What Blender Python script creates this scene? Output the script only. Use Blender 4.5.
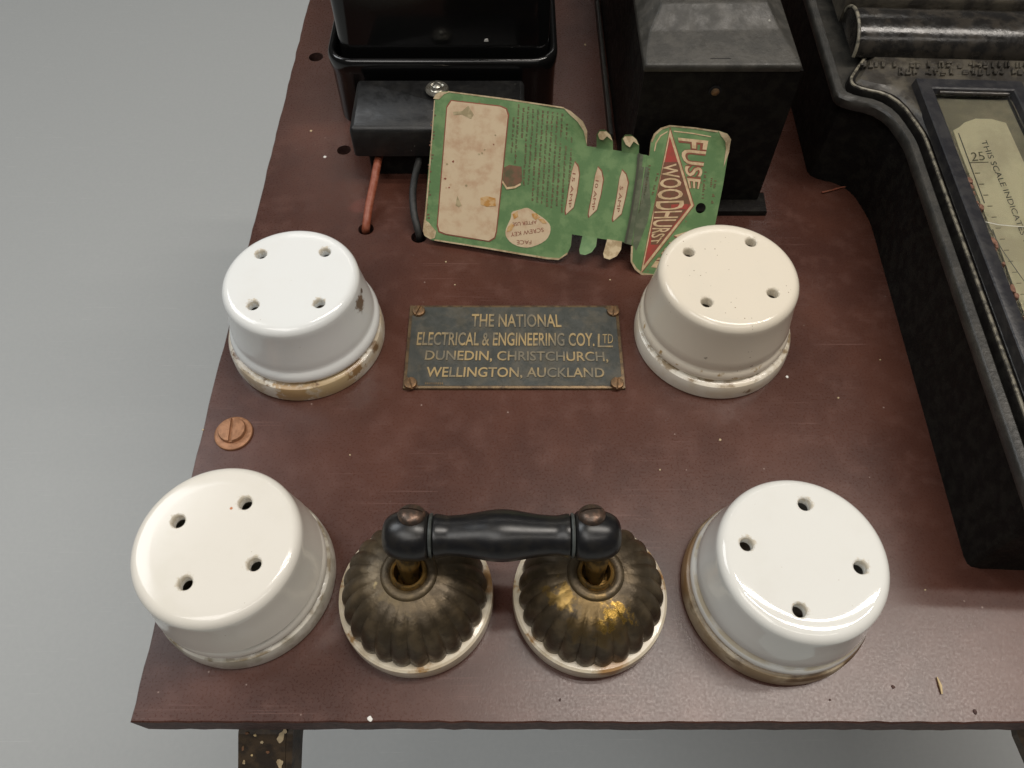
import bpy, bmesh, math, random
from mathutils import Vector, Matrix
random.seed(7)
sc = bpy.context.scene
for o in list(bpy.data.objects): bpy.data.objects.remove(o)
COL = sc.collection

# ------------------------------------------------------------------ camera
FPX, PITCH, CAMH = 761.0, math.radians(57.8), 0.30
cd = bpy.data.cameras.new('camera'); cam = bpy.data.objects.new('camera', cd); COL.objects.link(cam)
cd.sensor_width = 36.0; cd.lens = FPX / 1024 * 36.0; cd.clip_start = 0.01; cd.clip_end = 50
cam.location = (0, 0, CAMH); cam.rotation_euler = (math.pi/2 - PITCH, 0, 0)
sc.camera = cam
# ------------------------------------------------------------------ light: an indoor room lit by ceiling fittings
w = bpy.data.worlds.new('World'); sc.world = w; w.use_nodes = True
bg = w.node_tree.nodes['Background']; bg.inputs[0].default_value = (0.95, 0.93, 0.90, 1); bg.inputs[1].default_value = 0.058
def area(name, loc, sx, sy, power, col, look=None):
    l = bpy.data.lights.new(name, 'AREA'); l.shape = 'RECTANGLE'; l.size = sx; l.size_y = sy
    l.energy = power; l.color = col
    o = bpy.data.objects.new(name, l); COL.objects.link(o); o.location = loc
    if look is not None:
        o.rotation_euler = (Vector(look) - Vector(loc)).to_track_quat('-Z', 'Y').to_euler()
    return o
for y_ in (0.24, 0.48): area('ceiling_light_tube', (0.75, y_, 1.9), 1.5, 0.07, 14, (1.0, 0.93, 0.85))
area('ceiling_light_panel', (-0.7, -0.6, 2.2), 1.2, 0.8, 13, (1.0, 0.97, 0.93), (0, 0.2, 0))
area('ceiling_light_left', (-1.9, 1.1, 2.2), 1.2, 1.2, 27, (0.95, 0.98, 1.0), (-0.6, 0.3, -0.3))
area('ceiling_light_rear', (0.3, -1.0, 1.9), 2.0, 0.2, 6, (1.0, 0.94, 0.86), (0, 0.15, 0))
area('ceiling_light_far', (0.1, 2.7, 2.1), 2.4, 0.12, 5, (1.0, 0.96, 0.9), (0, 0.3, 0))
sc.view_settings.view_transform = 'Standard'; sc.view_settings.look = 'None'
sc.view_settings.exposure = 0.0; sc.view_settings.gamma = 1.0
sc.render.resolution_x = 1024; sc.render.resolution_y = 768

# ------------------------------------------------------------------ pixel -> place
CF = Vector((0, math.cos(PITCH), -math.sin(PITCH))); CR = Vector((1, 0, 0)); CU = CR.cross(CF); CO = Vector((0, 0, CAMH))
def ray(px, py): return CF + CR*((px-512)/FPX) + CU*((384-py)/FPX)
def up(px, py, z=0.0):
    d = ray(px, py); return CO + d*((z-CAMH)/d.z)
def plane3(a, b, c):
    n = (b-a).cross(c-a).normalized()
    if n.z < 0: n = -n
    return a, n
def onp(px, py, pl):
    d = ray(px, py); return CO + d*((pl[0]-CO).dot(pl[1])/d.dot(pl[1]))

# ------------------------------------------------------------------ materials
MATS = {}
def mat(name, c1, c2=None, rough=.5, metal=0., scale=60., bump=0., bscale=400., spots=(), rvar=0., coat=0., thr=(.42, .62),
        bands=(), flecks=None, detail=6, spec=.5, rscale=None, scratches=None, shine_wear=None, cloud=None):
    """spots: (x,y,z,radius,colour,noise_amp,noise_scale[,metal,rough]); bands: (z0,z1,colour,scale,lo,hi); flecks: (scale,radius,colour)"""
    if name in MATS: return MATS[name]
    m = bpy.data.materials.new(name); m.use_nodes = True; nt = m.node_tree; N = nt.nodes; L = nt.links
    b = N['Principled BSDF']; tc = N.new('ShaderNodeTexCoord'); co = tc.outputs['Object']
    def noise(s, d=detail, r=.6):
        n = N.new('ShaderNodeTexNoise'); n.inputs['Scale'].default_value = s; n.inputs['Detail'].default_value = d
        n.inputs['Roughness'].default_value = r; L.new(co, n.inputs['Vector']); return n.outputs['Fac']
    def mr(v, a, bb, c=0., d=1.):
        n = N.new('ShaderNodeMapRange'); n.interpolation_type = 'SMOOTHSTEP'
        for i, x in enumerate((a, bb, c, d)): n.inputs[i+1].default_value = x
        L.new(v, n.inputs[0]); return n.outputs[0]
    def math_(op, a, bb):
        n = N.new('ShaderNodeMath'); n.operation = op
        for i, x in enumerate((a, bb)):
            if isinstance(x, (int, float)): n.inputs[i].default_value = x
            else: L.new(x, n.inputs[i])
        return n.outputs[0]
    def mix(f, a, c):
        n = N.new('ShaderNodeMix'); n.data_type = 'RGBA'; L.new(f, n.inputs[0])
        for i, x in ((6, a), (7, c)):
            if isinstance(x, tuple): n.inputs[i].default_value = (*x, 1)
            else: L.new(x, n.inputs[i])
        return n.outputs[2]
    def mixf(f, a, c):
        n = N.new('ShaderNodeMix'); n.data_type = 'FLOAT'; L.new(f, n.inputs[0])
        for i, x in ((2, a), (3, c)):
            if isinstance(x, (int, float)): n.inputs[i].default_value = x
            else: L.new(x, n.inputs[i])
        return n.outputs[0]
    col = c1; met = metal; rg = rough
    if c2: col = mix(mr(noise(scale), *thr), c1, c2)
    if cloud:   # broad fading plus a finer mottle
        col = mix(mr(noise(cloud[1], 4), .38, .66, 0, cloud[3]), col, cloud[0]); col = mix(mr(noise(cloud[1]*9, 5), .45, .75, 0, cloud[3]*.6), col, cloud[2])
    if rvar: rg = mr(noise(rscale or scale*1.7), .3, .7, max(.03, rough-rvar), rough+rvar)
    for (z0, z1, c, s, lo, hi) in bands:
        sx = N.new('ShaderNodeSeparateXYZ'); L.new(co, sx.inputs[0])
        zc, zh = (z0+z1)/2, (z1-z0)/2
        d = math_('ABSOLUTE', math_('SUBTRACT', sx.outputs[2], zc), 0)
        f = math_('MULTIPLY', mr(d, zh, zh*.5), mr(noise(s), lo, hi))
        col = mix(f, col, c)
    for sp in spots:
        x, y, z, r, c, amp, s = sp[:7]
        v = N.new('ShaderNodeVectorMath'); v.operation = 'DISTANCE'; L.new(co, v.inputs[0]); v.inputs[1].default_value = (x, y, z)
        d = math_('ADD', v.outputs['Value'], math_('MULTIPLY', math_('SUBTRACT', noise(s), .5), amp*2.6))
        f = math_('MULTIPLY', mr(d, r, r*.55), .9)
        col = mix(f, col, c)
        if len(sp) > 7: met = mixf(f, met, sp[7]); rg = mixf(f, rg, sp[8])
    if shine_wear:   # raised edges coloured lighter: painted highlights together with rubbed metal
        ge = N.new('ShaderNodeNewGeometry'); f = math_('MULTIPLY', mr(ge.outputs['Pointiness'], shine_wear[1], shine_wear[2]), mr(noise(150), .35, .6, .25, 1.))
        col = mix(f, col, shine_wear[0])
    if flecks:
        vo = N.new('ShaderNodeTexVoronoi'); vo.inputs['Scale'].default_value = flecks[0]; L.new(co, vo.inputs['Vector'])
        f = math_('MULTIPLY', mr(vo.outputs['Distance'], flecks[1], flecks[1]*.6), mr(noise(flecks[0]*.23), .52, .6))
        col = mix(f, col, flecks[2])
    if scratches:   # long thin rubs in a few directions, broken up by a coarse mask
        for q, (ang, sx_, sy_) in enumerate(((.35, 14, 1500), (1.25, 18, 1700), (2.6, 12, 1300))):
            mpn = N.new('ShaderNodeMapping'); mpn.inputs['Rotation'].default_value = (0, 0, ang); mpn.inputs['Scale'].default_value = (sx_, sy_, 1)
            L.new(co, mpn.inputs['Vector']); n = N.new('ShaderNodeTexNoise'); n.inputs['Scale'].default_value = 1; n.inputs['Detail'].default_value = 2
            L.new(mpn.outputs[0], n.inputs['Vector'])
            f = math_('MULTIPLY', mr(n.outputs['Fac'], scratches[1]+.06, scratches[1]+.11), mr(noise(16+q*5, 3), .52, .62))
            col = mix(math_('MULTIPLY', f, .55), col, scratches[0])
    for val, key in ((col, 'Base Color'), (met, 'Metallic'), (rg, 'Roughness')):
        if isinstance(val, tuple): b.inputs[key].default_value = (*val, 1)
        elif isinstance(val, (int, float)): b.inputs[key].default_value = val
        else: L.new(val, b.inputs[key])
    b.inputs['Coat Weight'].default_value = coat; b.inputs['Coat Roughness'].default_value = .06
    b.inputs['Specular IOR Level'].default_value = spec
    if bump:
        bn = N.new('ShaderNodeBump'); bn.inputs['Strength'].default_value = bump; bn.inputs['Distance'].default_value = .0006
        L.new(noise(bscale, 5), bn.inputs['Height']); L.new(bn.outputs[0], b.inputs['Normal'])
    MATS[name] = m; return m

BT_ = .017
BRN, TAN = (.16, .085, .03), (.42, .27, .12)
GRIME = (.10, .075, .045)
M_board = mat('board_paint', (.074, .0265, .0165), (.094, .0365, .0240), .30, scale=34, bump=.06, bscale=1500, rvar=.05, rscale=1000, thr=(.3, .75),
              spots=[(*up(366, 205)[:2], BT_, .010, (.12, .042, .031), .010, 60)],
              flecks=(150, .07, (.30, .22, .19)), scratches=((.17, .09, .075), .60), cloud=((.046, .0175, .0125), 11, (.125, .060, .046), .75))
M_edge = mat('board_edge', (.05, .022, .018), (.10, .05, .04), .7, scale=300, bump=.8, bscale=700)
M_floor = mat('floor_vinyl', (.415, .43, .428), (.43, .445, .441), .5, scale=240, bump=.04, bscale=500, thr=(.3, .7), flecks=(14, .02, (.55, .55, .53)), scratches=((.56, .57, .56), .62))
M_brassdark = mat('dull_brass', (.16, .10, .055), (.26, .15, .075), .5, .7, scale=400, bump=.3, bscale=900)
M_copper = mat('copper_screw', (.38, .19, .10), (.27, .13, .065), .48, .35, scale=350, bump=.3, bscale=900)
M_platebrass = mat('plate_brass', (.19, .13, .07), (.10, .07, .045), .45, .6, scale=220, bump=.2, bscale=900)
M_enamel = mat('plate_enamel', (.050, .053, .047), (.075, .070, .055), .40, scale=160, rvar=.1, bump=.15, bscale=900)
M_letter = mat('letter_brass', (.36, .26, .12), (.16, .14, .10), .5, .15, scale=70, thr=(.42, .62))
M_ebonite = mat('ebonite', (.008, .008, .009), (.014, .013, .012), .31, scale=200, rvar=.03)
M_bake = mat('bakelite', (.006, .006, .006), None, .13, bump=.04, bscale=300)
M_block = mat('bakelite_dusty', (.009, .009, .009), (.022, .021, .019), .42, scale=120, rvar=.1, bump=.1, bscale=900, thr=(.45, .8), flecks=(260, .06, (.3, .29, .26)))
M_iron = mat('cast_iron_black', (.007, .006, .0055), (.013, .012, .010), .55, scale=160, bump=.5, bscale=600, rvar=.1, spec=.12)
M_greypaint = mat('grey_black_paint', (.034, .032, .027), (.055, .051, .043), .52, scale=110, bump=.4, bscale=500, rvar=.1, flecks=(150, .09, (.3, .3, .26)))
M_greydark = mat('worn_grey_paint', (.024, .023, .020), (.042, .039, .033), .42, scale=90, bump=.4, bscale=450, flecks=(150, .08, (.25, .25, .22)))
M_cover = mat('meter_enamel', (.028, .024, .019), (.075, .065, .048), .40, scale=90, bump=.5, bscale=500, rvar=.1)
M_ridge = mat('worn_bare_ridge', (.22, .20, .15), (.06, .054, .042), .40, scale=260, bump=.4, bscale=700, thr=(.45, .6))
M_roll = mat('meter_roll_enamel', (.012, .011, .010), (.035, .030, .024), .22, scale=120, bump=.25, bscale=260, rvar=.08)
M_frame = mat('window_frame_paint', (.013, .013, .016), (.028, .027, .028), .38, scale=150, bump=.3, bscale=500)
M_rust = mat('rust_flake', (.14, .065, .04), (.24, .125, .08), .8, scale=500, bump=.6, bscale=900)
M_scale = mat('scale_card_paper', (.54, .51, .37), (.44, .41, .30), .6, scale=35)
M_scale2 = mat('scale_back_paper', (.17, .16, .12), (.23, .21, .155), .6, scale=60)
M_ink = mat('ink_dark', (.085, .088, .075), None, .6)
M_ink2 = mat('ink_faded', (.14, .13, .09), None, .6)
M_glass = bpy.data.materials.new('window_glass'); M_glass.use_nodes = True
g = M_glass.node_tree.nodes['Principled BSDF']; g.inputs['Transmission Weight'].default_value = 1; g.inputs['Roughness'].default_value = .02
g.inputs['Base Color'].default_value = (.93, .92, .86, 1); g.inputs['IOR'].default_value = 1.45
M_green = mat('card_green', (.098, .190, .070), (.150, .250, .100), .62, scale=110, bump=.15, bscale=700,
              flecks=(190, .13, (.16, .14, .06)))
M_kraft = mat('card_board_edge', (.50, .40, .25), (.34, .25, .14), .8, scale=250, bump=.5, bscale=900)
M_cream = mat('card_cream', (.58, .455, .30), (.47, .31, .19), .62, scale=130, flecks=(170, .16, (.36, .18, .09)), thr=(.42, .72))
M_creamprint = mat('card_cream_print', (.62, .46, .28), (.48, .34, .19), .6, scale=300)
M_redline = mat('card_red_print', (.26, .070, .040), (.20, .075, .04), .6, scale=400)
M_red = mat('card_red', (.36, .050, .035), (.24, .060, .04), .6, scale=120)
M_brownprint = mat('card_brown_print', (.17, .062, .035), (.14, .07, .035), .6, scale=300)
M_fine = mat('card_fine_print', (.12, .090, .045), (.17, .070, .04), .6, scale=300)
M_stain = mat('card_stain', (.17, .085, .045), (.09, .08, .035), .5, scale=180)
M_orange = mat('card_orange_stain', (.45, .22, .05), (.55, .36, .17), .6, scale=400)
M_crease = mat('card_grey_crease', (.085, .105, .06), (.13, .145, .09), .6, scale=200)
M_wirered = mat('wire_red', (.23, .056, .025), (.29, .095, .055), .5, scale=300, bump=.2)
M_wireblk = mat('wire_grey', (.018, .018, .017), (.03, .03, .028), .6, scale=300)
M_steel = mat('nickel', (.55, .53, .46), (.35, .32, .26), .28, .9, scale=500, bump=.2)
M_bronze = mat('bronze_screw', (.10, .075, .06), (.17, .11, .08), .38, .7, scale=400, bump=.3, bscale=700)
M_collar = mat('collar_grey', (.09, .10, .095), (.05, .055, .05), .45, .2, scale=300)
M_straw = mat('straw', (.60, .46, .24), None, .6)
M_white = mat('white_fleck', (.75, .74, .70), None, .6)
M_strap = mat('rusty_strap', (.022, .014, .008), (.055, .035, .018), .6, scale=150, bump=.8, bscale=500, flecks=(300, .25, (.40, .30, .18)), thr=(.4, .6))
M_dark = mat('hole_dark', (.004, .003, .003), None, .9)

# ------------------------------------------------------------------ mesh helpers
def link(name, me, m, parent=None, smooth=None, mats=None):
    o = bpy.data.objects.new(name, me); COL.objects.link(o)
    for x in (mats or [m]): me.materials.append(x)
    if smooth is not None:
        for p in me.polygons: p.use_smooth = True
        me.set_sharp_from_angle(angle=math.radians(smooth))
    if parent is not None: o.parent = parent
    return o
def obj(name, bm, m, parent=None, smooth=35, mats=None, off=None):
    if off is not None:
        for v in bm.verts: v.co -= off
    bmesh.ops.recalc_face_normals(bm, faces=bm.faces)
    me = bpy.data.meshes.new(name); bm.to_mesh(me); bm.free()
    return link(name, me, m, parent, smooth, mats)
def thing(name, label, cat, loc=(0, 0, 0), rotz=0., group=None):
    o = bpy.data.objects.new(name, None); COL.objects.link(o); o.empty_display_size = .01
    o.location = loc; o.rotation_euler = (0, 0, rotz); tag(o, label, cat, group); return o
def tag(o, label, cat, group=None):
    o['label'] = label; o['category'] = cat
    if group: o['group'] = group
    return o
def loft(loops, cap0=True, cap1=True, closed=False, bm=None):
    bm = bm or bmesh.new(); R_ = [[bm.verts.new(p) for p in l] for l in loops]
    n = len(R_[0]); pairs = list(zip(R_, R_[1:])) + ([(R_[-1], R_[0])] if closed else [])
    for a, b in pairs:
        for i in range(n):
            bm.faces.new((a[i], a[(i+1) % n], b[(i+1) % n], b[i]))
    if not closed:
        if cap0: bm.faces.new(R_[0][::-1])
        if cap1: bm.faces.new(R_[-1])
    return bm
def lathe(prof, n=64, axis='z', fn=None, c=(0, 0, 0), bm=None, cap0=True, cap1=True, closed=False):
    loops = []
    for (r, z) in prof:
        l = []
        for i in range(n):
            a = 2*math.pi*i/n; rr = max(r, 1e-6)*(fn(a, r, z) if fn else 1)
            p = (rr*math.cos(a), rr*math.sin(a), z)
            if axis == 'x': p = (z, rr*math.cos(a), rr*math.sin(a))
            l.append((p[0]+c[0], p[1]+c[1], p[2]+c[2]))
        loops.append(l)
    return loft(loops, cap0, cap1, closed, bm)
def inset(poly, d):
    """offset a ccw polygon inwards by d (mitred)"""
    n = len(poly); out = []
    for i in range(n):
        p0, p1, p2 = Vector(poly[i-1][:2]), Vector(poly[i][:2]), Vector(poly[(i+1) % n][:2])
        a = (p1-p0).normalized(); b = (p2-p1).normalized()
        na, nb = Vector((-a.y, a.x)), Vector((-b.y, b.x)); k = (na+nb)
        k = k / max(.25, (1+na.dot(nb))); out.append((p1.x+k.x*d, p1.y+k.y*d))
    return out
def rrect(x0, x1, y0, y1, r, n=6):
    out = []
    for cx, cy, a0 in ((x1-r, y0+r, -90), (x1-r, y1-r, 0), (x0+r, y1-r, 90), (x0+r, y0+r, 180)):
        for i in range(n+1):
            a = math.radians(a0+90*i/n); out.append((cx+r*math.cos(a), cy+r*math.sin(a)))
    return out
def stack(poly, levels, bm=None, cap0=True, cap1=True, post=None):
    return loft([[(x, y, z) for x, y in (post or (lambda q_: q_))(inset(poly, d) if d else [q[:2] for q in poly])] for d, z in levels], cap0, cap1, bm=bm)
def slab(poly, z0, z1, bev=.0005, segs=3, bm=None):
    lv = [(0, z0), (0, z1-bev)] + [(bev*(1-math.cos(math.pi/2*i/segs)), z1-bev+bev*math.sin(math.pi/2*i/segs)) for i in range(1, segs+1)]
    return stack(poly, lv, bm)
def tube(pts, r, n=12, bm=None):
    P = [Vector(p) for p in pts]; loops = []
    for i, p in enumerate(P):
        d = (P[min(i+1, len(P)-1)]-P[max(i-1, 0)]).normalized(); s = d.orthogonal().normalized(); t = d.cross(s)
        if loops:
            s = (ref - d*ref.dot(d)).normalized(); t = d.cross(s)
        ref = s; rr = r[i] if isinstance(r, (list, tuple)) else r
        loops.append([tuple(p+s*rr*math.cos(2*math.pi*k/n)+t*rr*math.sin(2*math.pi*k/n)) for k in range(n)])
    return loft(loops, bm=bm)
def smoothpath(pts, k=6):
    P = [Vector(p) for p in pts]; P = [P[0]*2-P[1]]+P+[P[-1]*2-P[-2]]; out = []
    for i in range(1, len(P)-2):
        for j in range(k):
            t = j/k; a, b, c, d = P[i-1:i+3]
            out.append(.5*((2*b)+(c-a)*t+(2*a-5*b+4*c-d)*t*t+(3*b-a-3*c+d)*t**3))
    return out+[P[-2]]
def boolean(o, cutters):
    bm = bmesh.new()
    for c in cutters:
        me = bpy.data.meshes.new('t'); c.to_mesh(me); bm.from_mesh(me); c.free(); bpy.data.meshes.remove(me)
    bmesh.ops.recalc_face_normals(bm, faces=bm.faces)
    me = bpy.data.meshes.new('cut'); bm.to_mesh(me); bm.free(); co = bpy.data.objects.new('cut', me); COL.objects.link(co)
    co.matrix_world = o.matrix_world
    md = o.modifiers.new('b', 'BOOLEAN'); md.operation = 'DIFFERENCE'; md.object = co; md.solver = 'EXACT'
    dg = bpy.context.evaluated_depsgraph_get(); dg.update()
    new = bpy.data.meshes.new_from_object(o.evaluated_get(dg)); o.modifiers.clear(); o.data = new
    bpy.data.objects.remove(co)
    for p in new.polygons: p.use_smooth = True
    new.set_sharp_from_angle(angle=math.radians(35))
TXT = {}
def textmesh(s, bold=0.0):
    """flat text as (verts 2D normalised to its box, faces)"""
    if (s, bold) in TXT: return TXT[(s, bold)]
    cu = bpy.data.curves.new('t', 'FONT'); cu.body = s; cu.offset = bold; cu.fill_mode = 'FRONT'; cu.resolution_u = 3
    o = bpy.data.objects.new('t', cu); COL.objects.link(o); dg = bpy.context.evaluated_depsgraph_get(); dg.update()
    me = bpy.data.meshes.new_from_object(o.evaluated_get(dg))
    V = [(v.co.x, v.co.y) for v in me.vertices]; Fc = [tuple(p.vertices) for p in me.polygons]
    x0, x1 = min(v[0] for v in V), max(v[0] for v in V); y0, y1 = min(v[1] for v in V), max(v[1] for v in V)
    V = [((x-x0)/(x1-x0), (y-y0)/(y1-y0)) for x, y in V]
    bpy.data.objects.remove(o); bpy.data.curves.remove(cu); bpy.data.meshes.remove(me)
    TXT[(s, bold)] = (V, Fc); return V, Fc
def poly_at(pl, s):
    k = s*(len(pl)-1); i = min(int(k), len(pl)-2); t = k-i
    return (pl[i][0]*(1-t)+pl[i+1][0]*t, pl[i][1]*(1-t)+pl[i+1][1]*t)
def textpx(s, base, cap, place, depth=None, bold=0.0, bm=None):
    """write s between pixel polylines base and cap; place(px,py,h) -> point on the surface raised by h"""
    V, Fc = textmesh(s, bold); bm = bm or bmesh.new(); h = depth or .0002
    def pt(v, hh):
        a, b = poly_at(base, v[0]), poly_at(cap, v[0]); return place(a[0]+(b[0]-a[0])*v[1], a[1]+(b[1]-a[1])*v[1], hh)
    vs = [bm.verts.new(pt(v, h)) for v in V]
    fs = []
    for f_ in Fc:
        try: fs.append(bm.faces.new([vs[i] for i in f_]))
        except ValueError: pass
    if depth:
        r = bmesh.ops.extrude_face_region(bm, geom=fs)
        for e in r['geom']:
            if isinstance(e, bmesh.types.BMVert): pass
        old = vs
        lo = [pt(v, .00001) for v in V]
        for v_, p_ in zip(old, lo): v_.co = p_
    return bm

# ------------------------------------------------------------------ the setting: floor below, board
ZF = -.42
bm = bmesh.new()
for p in ((-6, -6), (6, -6), (6, 6), (-6, 6)): bm.verts.new((p[0], p[1], ZF))
bm.faces.new(bm.verts[:]); fl = obj('floor', bm, M_floor); fl['kind'] = 'structure'

BT = .017
root = thing('switchboard_panel', 'dark red-brown painted switchboard panel that carries all the fittings', 'panel', (0, 0, -BT))
pts = []
def edge(a, b, n, amp):
    for i in range(n):
        t = i/n; k = 0 if i == 0 else random.uniform(-amp, amp)
        dx, dy = b[0]-a[0], b[1]-a[1]; l = math.hypot(dx, dy)
        pts.append((a[0]+dx*t-dy/l*k, a[1]+dy*t+dx/l*k))
cnr = [(-.1392, .0435), (.50, .0428), (.50, .62), (-.1385, .62)]
edge(cnr[0], cnr[1], 120, .00025); edge(cnr[1], cnr[2], 4, 0); edge(cnr[2], cnr[3], 4, 0); edge(cnr[3], cnr[0], 90, .0003)
pn = obj('board', stack(pts, [(0, 0), (0, BT-.0006), (.0005, BT)]), M_board, root, 30)
pn.data.materials.append(M_edge)
holes = [(316, 57, .0046), (344, 150, .004), (366, 229, .0042), (419, 237, .0042)]
boolean(pn, [lathe([(r, -.01), (r, .03)], 24, c=(*up(px, py)[:2], 0)) for px, py, r in holes])
for p in pn.data.polygons:
    if abs(p.normal.z) < .5: p.material_index = 1
# small paint flecks and dust lying on the board
def fleck(name, px, py, r, m, parent, zz=BT):
    c = up(px, py); b = bmesh.new(); n = 9
    l = [(c.x+r*random.uniform(.6, 1)*math.cos(6.283*i/n), c.y+r*random.uniform(.6, 1)*math.sin(6.283*i/n)) for i in range(n)]
    obj(name, slab(l, zz, zz+.0004, .00015, 1), m, parent, off=Vector((0, 0, 0)))
for px, py, r in ((370, 719, .0012), (311, 131, .001), (325, 157, .0012), (787, 377, .0008), (838, 398, .0006), (203, 430, .0006),
                  (585, 45, .001), (757, 512, .0005), (925, 590, .0005), (446, 262, .0006), (893, 687, .0009), (975, 712, .0011), (830, 700, .0005), (560, 700, .0006), (455, 285, .0005), (300, 640, .0006), (660, 470, .0005), (720, 440, .0007), (350, 455, .0005), (880, 360, .0006), (610, 280, .0005)):
    fleck('paint_fleck', px, py, r, M_edge if px in (893, 975, 830, 560) else M_white if r > .0011 or px in (370, 787) else M_kraft, root)

# straps that carry the board
def strap(pxs, label, cat='bracket', dx=0):
    a0, a1 = up(pxs[0], 728, -BT-.0005), up(pxs[1], 728, -BT-.0005); wd = a1.x-a0.x
    e = up(pxs[0]+dx, 790, -.040); d = Vector((e.x-a0.x, e.y-a0.y, e.z-a0.z)); s = (ZF-a0.z)/d.z
    f = a0+d*s; t = .004
    r_ = thing('support_strap', label, cat, (a0.x, a0.y, ZF), group='straps under the panel')
    o = Vector((a0.x, a0.y, ZF)); lp = []
    for (x, y, z) in ((a0.x+.004, .60, a0.z), (a0.x, a0.y+.004, a0.z), (a0.x, a0.y-.002, a0.z-.0015), (f.x, f.y, f.z+t)):
        j = random.uniform(-.0003, .0003)
        lp.append([(x, y, z-t), (x+wd+j, y, z-t), (x+wd+j, y, z), (x, y, z)])
    b = loft(lp)
    for v in b.verts: v.co -= o
    obj('strap_bar', b, M_strap, r_, 25)
    b = bmesh.new()
    lip = [[(x+wd+.0005, y, z-t-.012), (x+wd+.003, y, z-t-.012), (x+wd+.003, y, z), (x+wd+.0005, y, z)] for (x, y, z) in
           ((a0.x+.004, .60, a0.z), (a0.x, a0.y+.004, a0.z), (a0.x, a0.y-.002, a0.z-.0015), (f.x, f.y, f.z+t+.012))]
    b = loft(lip)
    for v in b.verts: v.co -= o
    obj('strap_lip', b, M_strap, r_, 25)
    return r_, o
r_, o_ = strap((238, 285), 'rusty iron strap poking out under the front left edge of the panel')
sb_ = [v.co+o_ for v in r_.children[0].data.vertices]   # second and fourth loop give the sloping face
PS = plane3(sb_[10], sb_[11], sb_[15])
def chip(px, py, rx, ry, m):
    n = 11; ph = random.random(); b = bmesh.new()
    q = [(px+rx*random.uniform(.55, 1.1)*math.cos(6.283*i/n), py+ry*random.uniform(.55, 1.1)*math.sin(6.283*i/n)) for i in range(n)]
    loft([[tuple(onp(x, y, PS)+PS[1]*h-o_) for x, y in q] for h in (.00002, .0003)], bm=b)
    obj('paint_chip', b, m, r_, 30)
for a_ in ((281, 737, 4, 7, M_kraft), (285, 731, 3, 3, M_kraft), (280, 763, 4, 5, M_kraft), (262, 742, 2, 1.6, M_kraft), (247, 733, 2.4, 1.2, M_stain), (243, 748, 1.6, 3, M_stain), (255, 735, 2, 1.2, M_straw), (268, 752, 2.2, 1.4, M_stain), (244, 762, 1.5, 2, M_kraft), (252, 755, 1.2, 1.2, M_straw)):
    chip(*a_)
strap((1018, 1066), 'dark iron strap at the far right corner below the panel', dx=26)

# ------------------------------------------------------------------ porcelain cups
def cup(px_loc, rb, h, rt, holes_px, tint, label, tint2, spots=(), bands=(), basemat=None, seed=0, flecks=(230, .05, (.40, .34, .25)), rough=.14, boff=(0, 0, 0), grime=(.60, .54, .43)):
    c = Vector((*px_loc, 0)); t = thing('porcelain_socket_cup', label, 'socket', c, group='four-hole porcelain cups on the panel')
    rf = rb-.0018
    spots = list(spots)+[(*(up(px, py, h-.0006)-c), .0034, grime, .0022, 700) for px, py in holes_px]
    mc = mat('glaze_%d' % seed, tint, tint2, rough, scale=45, coat=.08, bands=bands, spots=spots, flecks=flecks, thr=(.45, .8), spec=.5)
    prof = [(rf-.0015, .0098), (rf-.0004, .0100), (rf, .0108), (rf+.0002, .0122), (rf-.0003, .0138), (rf-.0008, .0150), (rf-.0014, .0158),
            ((rf+rt+.0020)/2-.0006, .0168), (rt+.0026, .0184), (rt+.0020, .022), (rt+.0011, .028), (rt-.0002, h-.006)]
    k = .0042
    for i in range(1, 9):
        a = math.pi/2*i/8; prof.append((rt-.0002-k+k*math.cos(a), h-.0002-k+k*math.sin(a)*1.0))
    prof += [(rt-.0070, h), (rt-.0085, h), (.004, h), (.0, h)]
    inner = [(.0, h-.0045), (rt-.007, h-.0045), (rt-.004, h-.008), (rt-.0035, .0102)]
    b = lathe(prof+inner, 96, cap0=False, cap1=False, closed=True)
    bmesh.ops.remove_doubles(b, verts=b.verts, dist=1e-5)
    o = obj('cap', b, mc, t)
    bpy.context.view_layer.update()
    cut = []
    for px, py in holes_px:
        q = up(px, py, h)-c; r = .00235
        cut.append(lathe([(r, h-.012), (r, h-.0007), (r+.0002, h-.0003), (r+.0009, h+.0002), (r+.0012, h+.001)], 28, c=(q.x, q.y, 0)))
    boolean(o, cut)
    # base ring below the cap
    p = [(rb-.001, 0), (rb-.0002, .0005), (rb, .002), (rb-.0003, .0070), (rb-.0009, .0086), (rb-.0020, .0093), (rb-.006, .0095), (.0, .0095)]
    b = lathe(p, 96, cap1=False); bmesh.ops.remove_doubles(b, verts=b.verts, dist=1e-6)
    obj('base', b, basemat, t, off=Vector(boff))
    return t
HOLES = {'TL': [(261, 254), (325, 252), (253, 305), (319, 303)], 'TR': [(689, 252), (751, 242), (707, 302), (773, 293)],
         'BL': [(178, 521), (245, 503), (185, 583), (254, 564)], 'BR': [(805, 504), (747, 544), (861, 567), (800, 610)]}
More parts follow.
